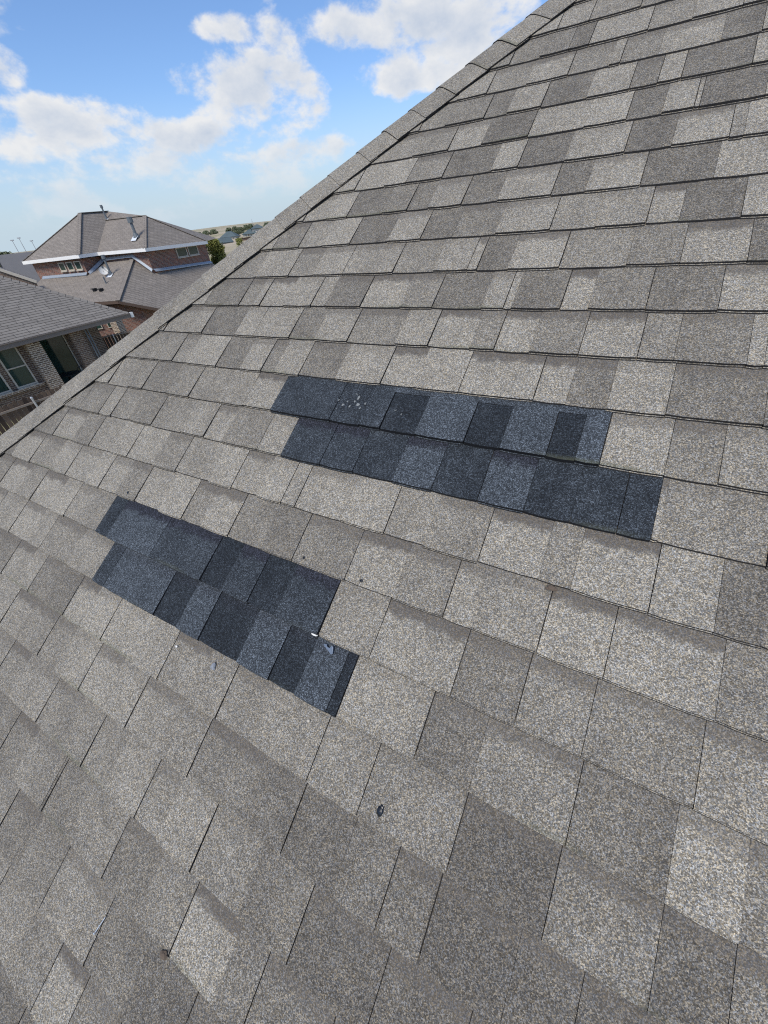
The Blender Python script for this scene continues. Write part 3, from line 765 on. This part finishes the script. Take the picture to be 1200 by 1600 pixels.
def vent(base, h, rad, capr, boot=True):
    base = Vector(base); b = MB(); b.tube([base - Vector((0, 0, .1)), base + Vector((0, 0, h))], rad, 10)
    v = part(b, 'vent_pipe', M['pipe'], bh)
    off = bh.matrix_basis.translation
    c = MB(); c.tube([base + Vector((0, 0, h - .02)), base + Vector((0, 0, h + .05)), base + Vector((0, 0, h + capr * 1.6))], [capr, capr, capr * .95], 10); c.v = [tuple(Vector(p) - off) for p in c.v]; c.build('vent_cap', M['pipe'], v)
    if boot:
        k = MB(); k.tube([base - Vector((0, 0, .05)), base + Vector((0, 0, .22))], [rad * 2.3, rad * 1.3], 10); k.v = [tuple(Vector(p) - off) for p in k.v]; k.build('storm_collar', M['pipe'], v)
        k = MB(); k.poly([base + N1 * .42 + N2 * .2 - Vector((0, 0, .20)), base + N1 * .42 - N2 * .25 - Vector((0, 0, .20)), base - N2 * .25 + Vector((0, 0, .07)), base + N2 * .2 + Vector((0, 0, .07))]); k.v = [tuple(Vector(p) - off) for p in k.v]; k.build('boot_flange', M['lead'], v)
vent((-31.61, 20.92, 5.70), .82, .10, .19)
vent((-37.2, 22.72, 6.95), .75, .06, .10)
vent((-31.65, 18.02, 3.78), .95, .07, .13)
vent((-31.02, 17.08, 3.42), .30, .045, .05, False)
for p in ((-31.1, 16.22, 3.16), (-30.49, 16.29, 3.14)):
    b = MB(); b.box(p, (.22, .2, .2), .2); b.box((p[0] + .03, p[1] - .1, p[2] + .08), (.26, .2, .05), .2); part(b, 'box_vent', M['iron'], bh)
b = MB(); c = Vector((-31.89, 17.76, 4.06)); dn = Vector((.78, -.35, .5)).normalized(); X_ = dn.orthogonal().normalized(); Y_ = dn.cross(X_)
rings = []
for rr, dz in ((.02, -.06), (.12, -.05), (.21, -.02), (.27, .03)):
    rings.append([b.vert(c + (X_ * math.cos(k * math.pi / 9) + Y_ * math.sin(k * math.pi / 9)) * rr + dn * dz) for k in range(18)])
for a, d in zip(rings, rings[1:]):
    for k in range(18): b.face((a[k], a[(k + 1) % 18], d[(k + 1) % 18], d[k]))
ds = part(b, 'satellite_dish', M['dish'], bh, smooth=True)
b = MB(); b.tube([c - dn * .08, c - dn * .25 - Vector((0, 0, .1)), c - dn * .25 - Vector((0, 0, .45))], .03, 8); b.tube([c - Y_ * .3, c + dn * .42], .015, 6); b.box(c + dn * .42, (.09, .09, .12))
off = bh.matrix_basis.translation; b.v = [tuple(Vector(p) - off) for p in b.v]; b.build('dish_arm', M['pipe'], ds)
# gable end with cream rake board, left of the upper block
g0, g1 = Vector((-32.6, 12.0, 5.05)), Vector((-31.7, 13.45, 4.05))
g0 = g0 + (g0 - g1) * .6
b = MB(); b.beam(g0, g1, .16, .15); part(b, 'rake_board', M['cream'], bh)
b = MB(); l = Vector((-.06, -.02, -.05)); b.poly([g0 + l, g1 + l, Vector((g1.x, g1.y, 2.2)) + l, Vector((g0.x, g0.y, 2.2)) + l]); part(b, 'gable_wall', M['darkbrick'], bh)
b = MB(); b.poly([g0, g1, g1 + Vector((-5.5, 2.2, 0)), g0 + Vector((-5.5, 2.2, 0))]); part(b, 'lower_roof', M['farroof'], bh)
# ground floor wall with pier, seen past the corner of the nearer house
b = MB(); q = [Vector((-31.2, 13.2, 0)), Vector((-27.9, 16.9, 0)), Vector((-28.3, 19.0, 0))]
for a, c in zip(q, q[1:]): b.poly([a, c, c + Vector((0, 0, 2.3 if c is q[1] else 2.0)), a + Vector((0, 0, 2.5))])
part(b, 'ground_floor_wall', M['brick'], bh)
wn_ = Vector((.745, -.667, 0)); wd = Vector((.667, .745, 0)); wp = Vector((-29.6, 14.99, 0)) + wn_ * .02
for s in (-.55, .18): window(bh, wp + wd * s, wp + wd * (s + .40), 1.15, 1.95, wn_, 'cream', sill=False)
b = MB(); b.box((-26.6, 14.2, 1.0), (.42, .55, 2.0), .4); part(b, 'brick_pier', M['palebrick'], bh)

# --- plain grey roof further back at the left
gh = empty('grey_roofed_house', (-47, 21, 0), 'plain grey roofed house behind the two-storey brick house', 'house')
b = MB(); a, c = Vector((-46.9, 18.0, 5.50)), Vector((-44.2, 24.5, 5.50)); dnv = Vector((1.9, -.8, -2.0)) * 1.6
b.poly([a + dnv, c + dnv, c, a][::-1] if False else [a + dnv, c + dnv, c, a]); part(b, 'roof', M['slab'], gh)
b = MB(); bk = Vector((-5, 2.0, -3)); b.poly([a, c, c + bk, a + bk]); part(b, 'back_roof', M['slab'], gh)
b = MB(); b.beam(a + Vector((0, 0, -.1)), a + dnv + Vector((0, 0, -.1)), .06, .22); part(b, 'rake_board', M['iron'], gh)
b = MB(); p, q, s = a + dnv * .9, a + bk * .9, a
b.poly([Vector((q.x, q.y, 0)), Vector((p.x, p.y, 0)), p - Vector((0, 0, .1)), s - Vector((0, 0, .1)), q - Vector((0, 0, .1))]); p2 = c + dnv * .9
b.poly([Vector((p.x, p.y, 0)), Vector((p2.x, p2.y, 0)), p2 - Vector((0, 0, .15)), p - Vector((0, 0, .15))]); part(b, 'wall', M['siding'], gh)
b = MB(); p = a.lerp(c, .52) + dnv * .10; b.tube([p - Vector((0, 0, .1)), p + Vector((0, 0, .22)), p + Vector((0, 0, .32))], [.28, .28, .12], 12); part(b, 'turbine_vent', M['pipe'], gh)
b = MB(); p = a.lerp(c, .35) + dnv * .62; b.box(p + Vector((0, 0, .08)), (.35, .35, .2)); part(b, 'box_vent', M['iron'], gh)

# --- fences
def fence(name, label, a, b_, top, n, railz, railside, posts):
    a, c = Vector(a), Vector(b_); d = (c - a).normalized(); nn = Vector((d.y, -d.x, 0)) * railside
    root = empty(name, tuple(a), label, 'fence'); r = random.Random(n); L = (c - a).length / n
    protos = []
    for i in range(4):
        m = MB(); h = top + r.uniform(-.03, .02); w = L * .43; tk = .016
        prof = [(-w, 0), (w, 0), (w, h - .04), (w * .45, h), (-w * .45, h), (-w, h - .04)]
        f = [m.vert(d * x + Vector((0, 0, z)) + nn * tk / 2) for x, z in prof]; k = [m.vert(d * x + Vector((0, 0, z)) - nn * tk / 2) for x, z in prof]
        m.face(f); m.face(k[::-1])
        for j in range(6): m.face((f[j], k[j], k[(j + 1) % 6], f[(j + 1) % 6]))
        protos.append(m.build('picket', M['cedar'], root))
    used = set()
    for i in range(n):
        k = i % 4 if i < 4 else r.randrange(4)
        o = protos[k] if k not in used else protos[k].copy()
        if k in used: COL.objects.link(o); o.parent = root
        used.add(k); o.location = d * (L * (i + .5)) + nn * r.uniform(-.006, .006); o.rotation_euler = (0, 0, r.uniform(-.03, .03))
    for z in railz:
        m = MB(); m.beam(a + nn * .04 + Vector((0, 0, z)), c + nn * .04 + Vector((0, 0, z)), .04, .06); part(m, 'rail', M['rail'], root)
    for s in posts:
        m = MB(); p = a + d * s + nn * .10; m.tube([p, p + Vector((0, 0, top - .06))], .032, 10); m.tube([p + Vector((0, 0, top - .06)), p + Vector((0, 0, top - .02)), p + Vector((0, 0, top))], [.042, .042, .015], 10); part(m, 'post', M['steel'], root)
    return root
fence('wooden_fence', 'weathered wooden picket fence with steel post below the brick house window', (-16.75, 1.5, 0), (-16.75, 8.2, 0), 1.76, 46, (1.56, .4), 1, (1.4, 3.6, 6.2))
fence('wooden_fence', 'dark brown wooden fence between the two brick houses', (-25.2, 10.0, 0), (-23.7, 13.4, 0), 1.62, 24, (1.58, .4), 1, (1.2, 2.62))

# --- trees and shrubs
def tree(name, label, base, h, rx, ry, n, leaf, mt, seed, cat='tree', trunk=.3, group=None, taper=.5):
    r = random.Random(seed); base = Vector(base); root = empty(name, tuple(base), label, cat, group)
    m = MB(); tr = h * .035
    m.tube([base, base + Vector((r.uniform(-.1, .1) * rx, r.uniform(-.1, .1) * rx, h * trunk)), base + Vector((r.uniform(-.15, .15) * rx, 0, h * .75))], [tr, tr * .8, tr * .25], 8)
    for k in range(5):
        z = h * (trunk * .8 + .1 * k); an = r.uniform(0, 6.3); m.tube([base + Vector((0, 0, z)), base + Vector((math.cos(an) * rx * .6, math.sin(an) * ry * .6, z + h * .18))], [tr * .5, tr * .12], 6)
    part(m, 'trunk', M['bark'], root)
    m = MB(); cl = []
    for k in range(44):
        f = r.random(); z = h * (trunk + (1 - trunk) * f); w = (1 - f) ** taper * (.55 + .45 * min(1, f * 5)); an = r.uniform(0, 6.3); q = math.sqrt(r.random())
        cl.append((Vector((math.cos(an) * rx * w * q, math.sin(an) * ry * w * q, z)), r.uniform(.16, .34) * max(rx, h * .15)))
    for i in range(n):
        c, s = r.choice(cl); v = Vector((r.gauss(0, 1), r.gauss(0, 1), r.gauss(0, .8))); v = v.normalized() * s * r.random() ** .4
        p = base + c + v
        if p.z > base.z + h: p.z = base.z + h - r.random() * leaf
        u_ = Vector((r.gauss(0, 1), r.gauss(0, 1), r.gauss(0, 1))).normalized() * leaf * r.uniform(.6, 1.2); w_ = u_.orthogonal().normalized() * leaf * .5
        m.face([m.vert(p - u_ * .5), m.vert(p + w_ * .5), m.vert(p + u_ * .5), m.vert(p - w_ * .5)])
    part(m, 'crown', M[mt], root); return root
tree('leafy_tree', 'olive green tree beside right end of two-storey brick house', (-36.3, 31.6, 0), 4.95, 1.9, 2.6, 20000, .15, 'leaf_olive', 8, trunk=.06, taper=.8)
tree('shrub', 'low dark green shrub right of the olive green tree', (-34.7, 32.6, 0), 3.8, .9, .9, 3600, .12, 'leaf_dark', 2, 'shrub', .12)
tree('shrub', 'dark green shrub just above the grey hip edge', (-34.0, 33.4, 0), 3.65, 1.0, .9, 3600, .12, 'leaf_dark', 3, 'shrub', .12)
tree('shrub', 'small round green bush alone in the tan field', (-56.5, 54.4, .2), 4.1, 1.0, 1.0, 2600, .16, 'leaf_olive', 4, 'shrub', .12)
def az_at(azd, d): return d * math.sin(R(azd)), d * math.cos(R(azd))
for i, (az, d, h, rx, mt, lab) in enumerate((
        (-69.2, 118, 6.2, 4.2, 'leaf_dark', 'far dark tree at the left picture edge, leftmost'), (-68.5, 124, 5.7, 4.0, 'leaf_dark', 'far dark tree at the left picture edge, next to the grey roof'),
        (-69.9, 130, 6.0, 4.2, 'leaf_dark', 'far dark tree partly cut by the left picture edge'))):
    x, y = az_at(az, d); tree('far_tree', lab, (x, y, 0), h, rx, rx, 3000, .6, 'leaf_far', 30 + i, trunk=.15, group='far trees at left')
FT = [(-50.2, 205, 1.3), (-49.4, 200, 1.5), (-48.6, 204, 1.4), (-46.9, 182, 2.0), (-46.2, 178, 2.3), (-45.7, 182, 1.8), (-45.0, 196, 1.6), (-44.4, 190, 1.9), (-42.6, 196, 1.6)]
words = ['first', 'second', 'third', 'fourth', 'fifth', 'sixth', 'seventh', 'eighth', 'ninth']
for i, (az, d, h) in enumerate(FT):
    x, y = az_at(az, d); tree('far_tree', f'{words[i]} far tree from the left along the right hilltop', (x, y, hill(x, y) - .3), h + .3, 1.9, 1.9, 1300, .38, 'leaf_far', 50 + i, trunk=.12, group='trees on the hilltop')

# --- far houses on the hill
def gable_house(label, az, d, sink, w, dp, hw, hr, rz, wallm, roofm, hip=False):
    x, y = az_at(az, d); z = hill(x, y) - sink; root = empty('far_house', (x, y, z), label, 'house'); root.rotation_euler = (0, 0, rz)
    m = MB(); m.box((0, 0, hw / 2), (w, dp, hw))
    if not hip:
        for s in (-1, 1): m.poly([(s * w / 2, -dp / 2, hw), (s * w / 2, dp / 2, hw), (s * w / 2, 0, hw + hr * .96)])
    m.build('wall', M[wallm], root)
    m = MB(); o = .4; ri = w / 2 - (dp / 2 if hip else -o)
    for s in (-1, 1):
        q = [(-w / 2 - o, s * (dp / 2 + o), hw - .15), (w / 2 + o, s * (dp / 2 + o), hw - .15), (ri, 0, hw + hr), (-ri, 0, hw + hr)]
        m.poly(q if s < 0 else q[::-1]); m.poly([(p[0], p[1], p[2] - .12) for p in (q[::-1] if s < 0 else q)])
    if hip:
        for s in (-1, 1):
            q = [(s * (w / 2 + o), -dp / 2 - o, hw - .15), (s * (w / 2 + o), dp / 2 + o, hw - .15), (s * ri, 0, hw + hr)]; m.poly(q if s > 0 else q[::-1])
    m.build('roof', M[roofm], root)
    for s in (-.28, .1, .34):
        m = MB(); m.box((w * s, -dp / 2 - .02, hw * .55), (w * .1, .06, hw * .35)); f = m.build('window', M['white'], root)
        k = MB(); k.box((w * s, -dp / 2 - .055, hw * .55), (w * .08, .02, hw * .29)); k.build('pane', M['glass'], f)
    m = MB(); m.box((w * -.08, -dp / 2 - .03, hw * .36), (w * .07, .06, hw * .72)); m.build('door', M['soffit'], root)
    return root
gable_house('far white gabled house with slate roof, lowest on the hill', -47.75, 150, .9, 3.6, 2.8, 1.3, 1.0, R(70), 'siding', 'greenroof')
gable_house('far wide house with blue-grey roof behind the white gabled house', -46.95, 165, .9, 5.0, 3.6, 1.5, 1.3, R(25), 'siding', 'greenroof', True)
gable_house('far low green-roofed house left of the tallest hilltop house', -44.6, 165, .6, 4.4, 3.6, 1.3, 1.0, R(30), 'siding', 'greenroof', True)
gable_house('tallest pale far house on the hilltop nearest the grey hip', -43.7, 165, .3, 3.6, 3.2, 2.2, .9, R(40), 'siding', 'greenroof', True)
m = MB(); P = [Vector((*az_at(a, 150), 0)) for a in (-46.5, -45.6, -44.6, -43.4, -42)]
for a, c in zip(P, P[1:]):
    za, zc = hill(a.x, a.y), hill(c.x, c.y); m.poly([(a.x, a.y, za - .5), (c.x, c.y, zc - .5), (c.x, c.y, zc + .75), (a.x, a.y, za + .6)]); m.beam((a.x, a.y, za + .65), (c.x, c.y, zc + .78), .3, .12)
o = m.build('garden_wall', M['soffit']); tag(o, 'long brown wall running below the far hilltop houses', 'wall')
x, y = az_at(-44.15, 175); z = hill(x, y); b = MB(); b.tube([(x, y, z - .5), (x, y, z + 3.9)], [.07, .04], 6); b.box((x, y, z + 3.2), (.5, .1, .06)); o = b.build('radio_mast', M['pole']); tag(o, 'thin mast rising above the far hilltop houses', 'mast')
for i, (az, d, h, lab) in enumerate(((-67.15, 220, 8.9, 'thin light pole above the grey roof, middle one of the group'), (-66.55, 222, 9.4, 'tallest thin light pole above the grey roof'), (-65.7, 230, 8.3, 'thin light pole closest to the two-storey brick house'), (-68.5, 215, 8.0, 'thin light pole nearest the left picture edge'))):
    x, y = az_at(az, d); root = empty('light_pole', (x, y, 0), lab, 'light pole', 'far light poles')
    b = MB(); b.tube([(x, y, 0), (x, y, h)], [.14, .09], 8); part(b, 'mast', M['pole'], root)
    b = MB(); b.box((x, y, h + .1), (1.0, .5, .3), .7); part(b, 'lamp_head', M['pole'], root)

# ------------------------------------------------------------------ litter on the shingles
def rp(u, v, h=0.0): return Vector((u * E, .9803 + v * E * CT - h * ST, 5.1916 + v * E * ST + h * CT))
def lump(name, mt, u, v, h, size, label, cat, seed, flat=.5, nodes=1, group=None):
    r = random.Random(seed); b = MB(); base = rp(u, v, h); nrm = Vector((0, -ST, CT)); X = Vector((1, 0, 0)); Y = Vector((0, CT, ST))
    for q in range(nodes):
        cx, cy = (r.uniform(-1, 1) * size[0] * .8, r.uniform(-1, 1) * size[1] * .8) if q else (0, 0)
        f = 1 if q == 0 else r.uniform(.35, .7)
        ring = []
        for lev, (z, k) in enumerate(((-.15, .9), (.35, 1.0), (.8, .7))):
            ring.append([b.vert(X * (cx + math.cos(a * .785) * size[0] * f * k * r.uniform(.7, 1.2)) + Y * (cy + math.sin(a * .785) * size[1] * f * k * r.uniform(.7, 1.2)) + nrm * (z * flat * size[0] * f)) for a in range(8)])
        top = b.vert(X * cx + Y * cy + nrm * (flat * size[0] * f))
        for a in range(8):
            for l in range(2): b.face((ring[l][a], ring[l][(a + 1) % 8], ring[l + 1][(a + 1) % 8], ring[l + 1][a]))
            b.face((ring[2][a], ring[2][(a + 1) % 8], top))
    o = b.build(name, mt); o.location = base
    return tag(o, label, cat, group)
lump('tar_blob', M['tar'], -1.37, -6.78, .007, (.0075, .0095), 'small black tar blob stuck on a grey shingle near the bottom', 'tar blob', 3, .5, 2)
lump('white_chip', M['chalk'], -3.37, -5.02, .010, (.009, .0045), 'small white chip at lower right corner of the lower dark patch', 'chip', 4, .4)
lump('pebble_cluster', M['stone'], -5.11, -6.27, .007, (.008, .008), 'little cluster of grey pebbles below the lower dark patch', 'pebbles', 9, .8, 5)
lump('pale_pebble', M['chalk'], -6.14, -6.31, .007, (.0035, .003), 'tiny pale pebble left of the grey pebble cluster', 'pebble', 11, .8)
lump('tan_pebble', M['cream'], -2.9, -6.25, .007, (.0045, .004), 'tiny tan pebble below right end of the lower dark patch', 'pebble', 12, .8)
lump('dark_speck', M['tar'], -4.2, -3.87, .007, (.004, .004), 'dark speck above middle of the lower dark patch', 'speck', 13, .6)
lump('dark_speck', M['tar'], -2.92, -3.9, .007, (.005, .004), 'dark speck above right end of the lower dark patch', 'speck', 14, .6)
lump('dark_speck', M['tar'], -9.8, -3.85, .007, (.005, .005), 'dark speck above left end of the lower dark patch', 'speck', 15, .6)
lump('debris_bit', M['bark'], -.02, -3.06, .010, (.010, .006), 'brown bit of debris in the joint below the upper dark patch', 'debris', 16, .6, 3)
lump('debris_bit', M['bark'], -3.73, -10.0, .010, (.010, .007), 'brown bit of debris on a tab corner low at the left', 'debris', 17, .6, 3)
# torn strip of film on the last light tab of the lower patch
b = MB(); r = random.Random(5); X = Vector((1, 0, 0)); Y = Vector((0, CT, ST)); nrm = Vector((0, -ST, CT))
outl = [(-.020, .006), (-.008, .010), (-.005, .004), (.004, .002), (.010, .012), (.016, .010), (.021, -.008), (.016, -.012), (.004, -.006), (-.010, .000)]
hh = [.0008, .003, .001, .0008, .004, .003, .0012, .0008, .001, .0008]
tp = [b.vert(X * x * .8 + Y * y * .8 + nrm * h) for (x, y), h in zip(outl, hh)]; bt = [b.vert(X * x * .8 + Y * y * .8 + nrm * (h - .0007)) for (x, y), h in zip(outl, hh)]
b.face(tp[::-1]); b.face(bt)
for i in range(len(tp)): b.face((bt[i], tp[i], tp[(i + 1) % 10], bt[(i + 1) % 10]))
o = b.build('film_scrap', M['tape']); o.location = rp(-3.03, -5.13, .0112); tag(o, 'torn scrap of silvery film on right end of lower dark patch', 'film scrap')
# chalky splatter on the upper patch
b = MB(); r = random.Random(21)
spots = [(-4.95, -.50, .007), (-4.80, -.60, .010), (-4.72, -.50, .006), (-4.62, -.62, .009), (-4.55, -.48, .006), (-4.50, -.38, .011), (-4.44, -.55, .012), (-4.36, -.62, .008),
         (-4.28, -.50, .006), (-4.90, -.72, .008), (-4.70, -.75, .006), (-4.20, -.70, .007), (-4.02, -.66, .006), (-3.55, -.55, .006), (-3.40, -.62, .005), (-2.75, -.72, .006), (-2.62, -.66, .004), (-4.58, -.30, .005)]
for (u, v, s) in spots:
    c = X * (u * E) + Y * (v * E)
    an = r.uniform(0, 3); el = r.uniform(.45, .8)
    ring = []
    for a in range(9):
        t = a * 2 * math.pi / 9; q = s * .72 * r.uniform(.45, 1.2)
        x, y = math.cos(t) * q, math.sin(t) * q * el
        ring.append(b.vert(c + X * (x * math.cos(an) - y * math.sin(an)) + Y * (x * math.sin(an) + y * math.cos(an)) + nrm * (.0106 - .0092 * max(0, (v + 1.0) / 1.1) * .55)))
    top = b.vert(c + nrm * (.0120 - .0092 * max(0, (v + 1.0) / 1.1) * .55))
    for a in range(9): b.face((ring[a], ring[(a + 1) % 9], top))
o = b.build('chalk_splatter', M['chalksplat']); o.location = rp(0, 0, 0); tag(o, 'chalky pale splatter across second and third tabs of upper dark patch', 'splatter')
b = MB(); a, c = Vector((0, 0, 0)), X * .009 + Y * .036
b.tube([a, c], .0012, 6); b.tube([a - (c - a).normalized() * .002, a], .0034, 8)
o = b.build('roofing_nail', M['nail']); o.location = rp(-5.09, -10.55, .0085); tag(o, 'bright roofing nail lying in a shingle joint at lower left', 'nail')
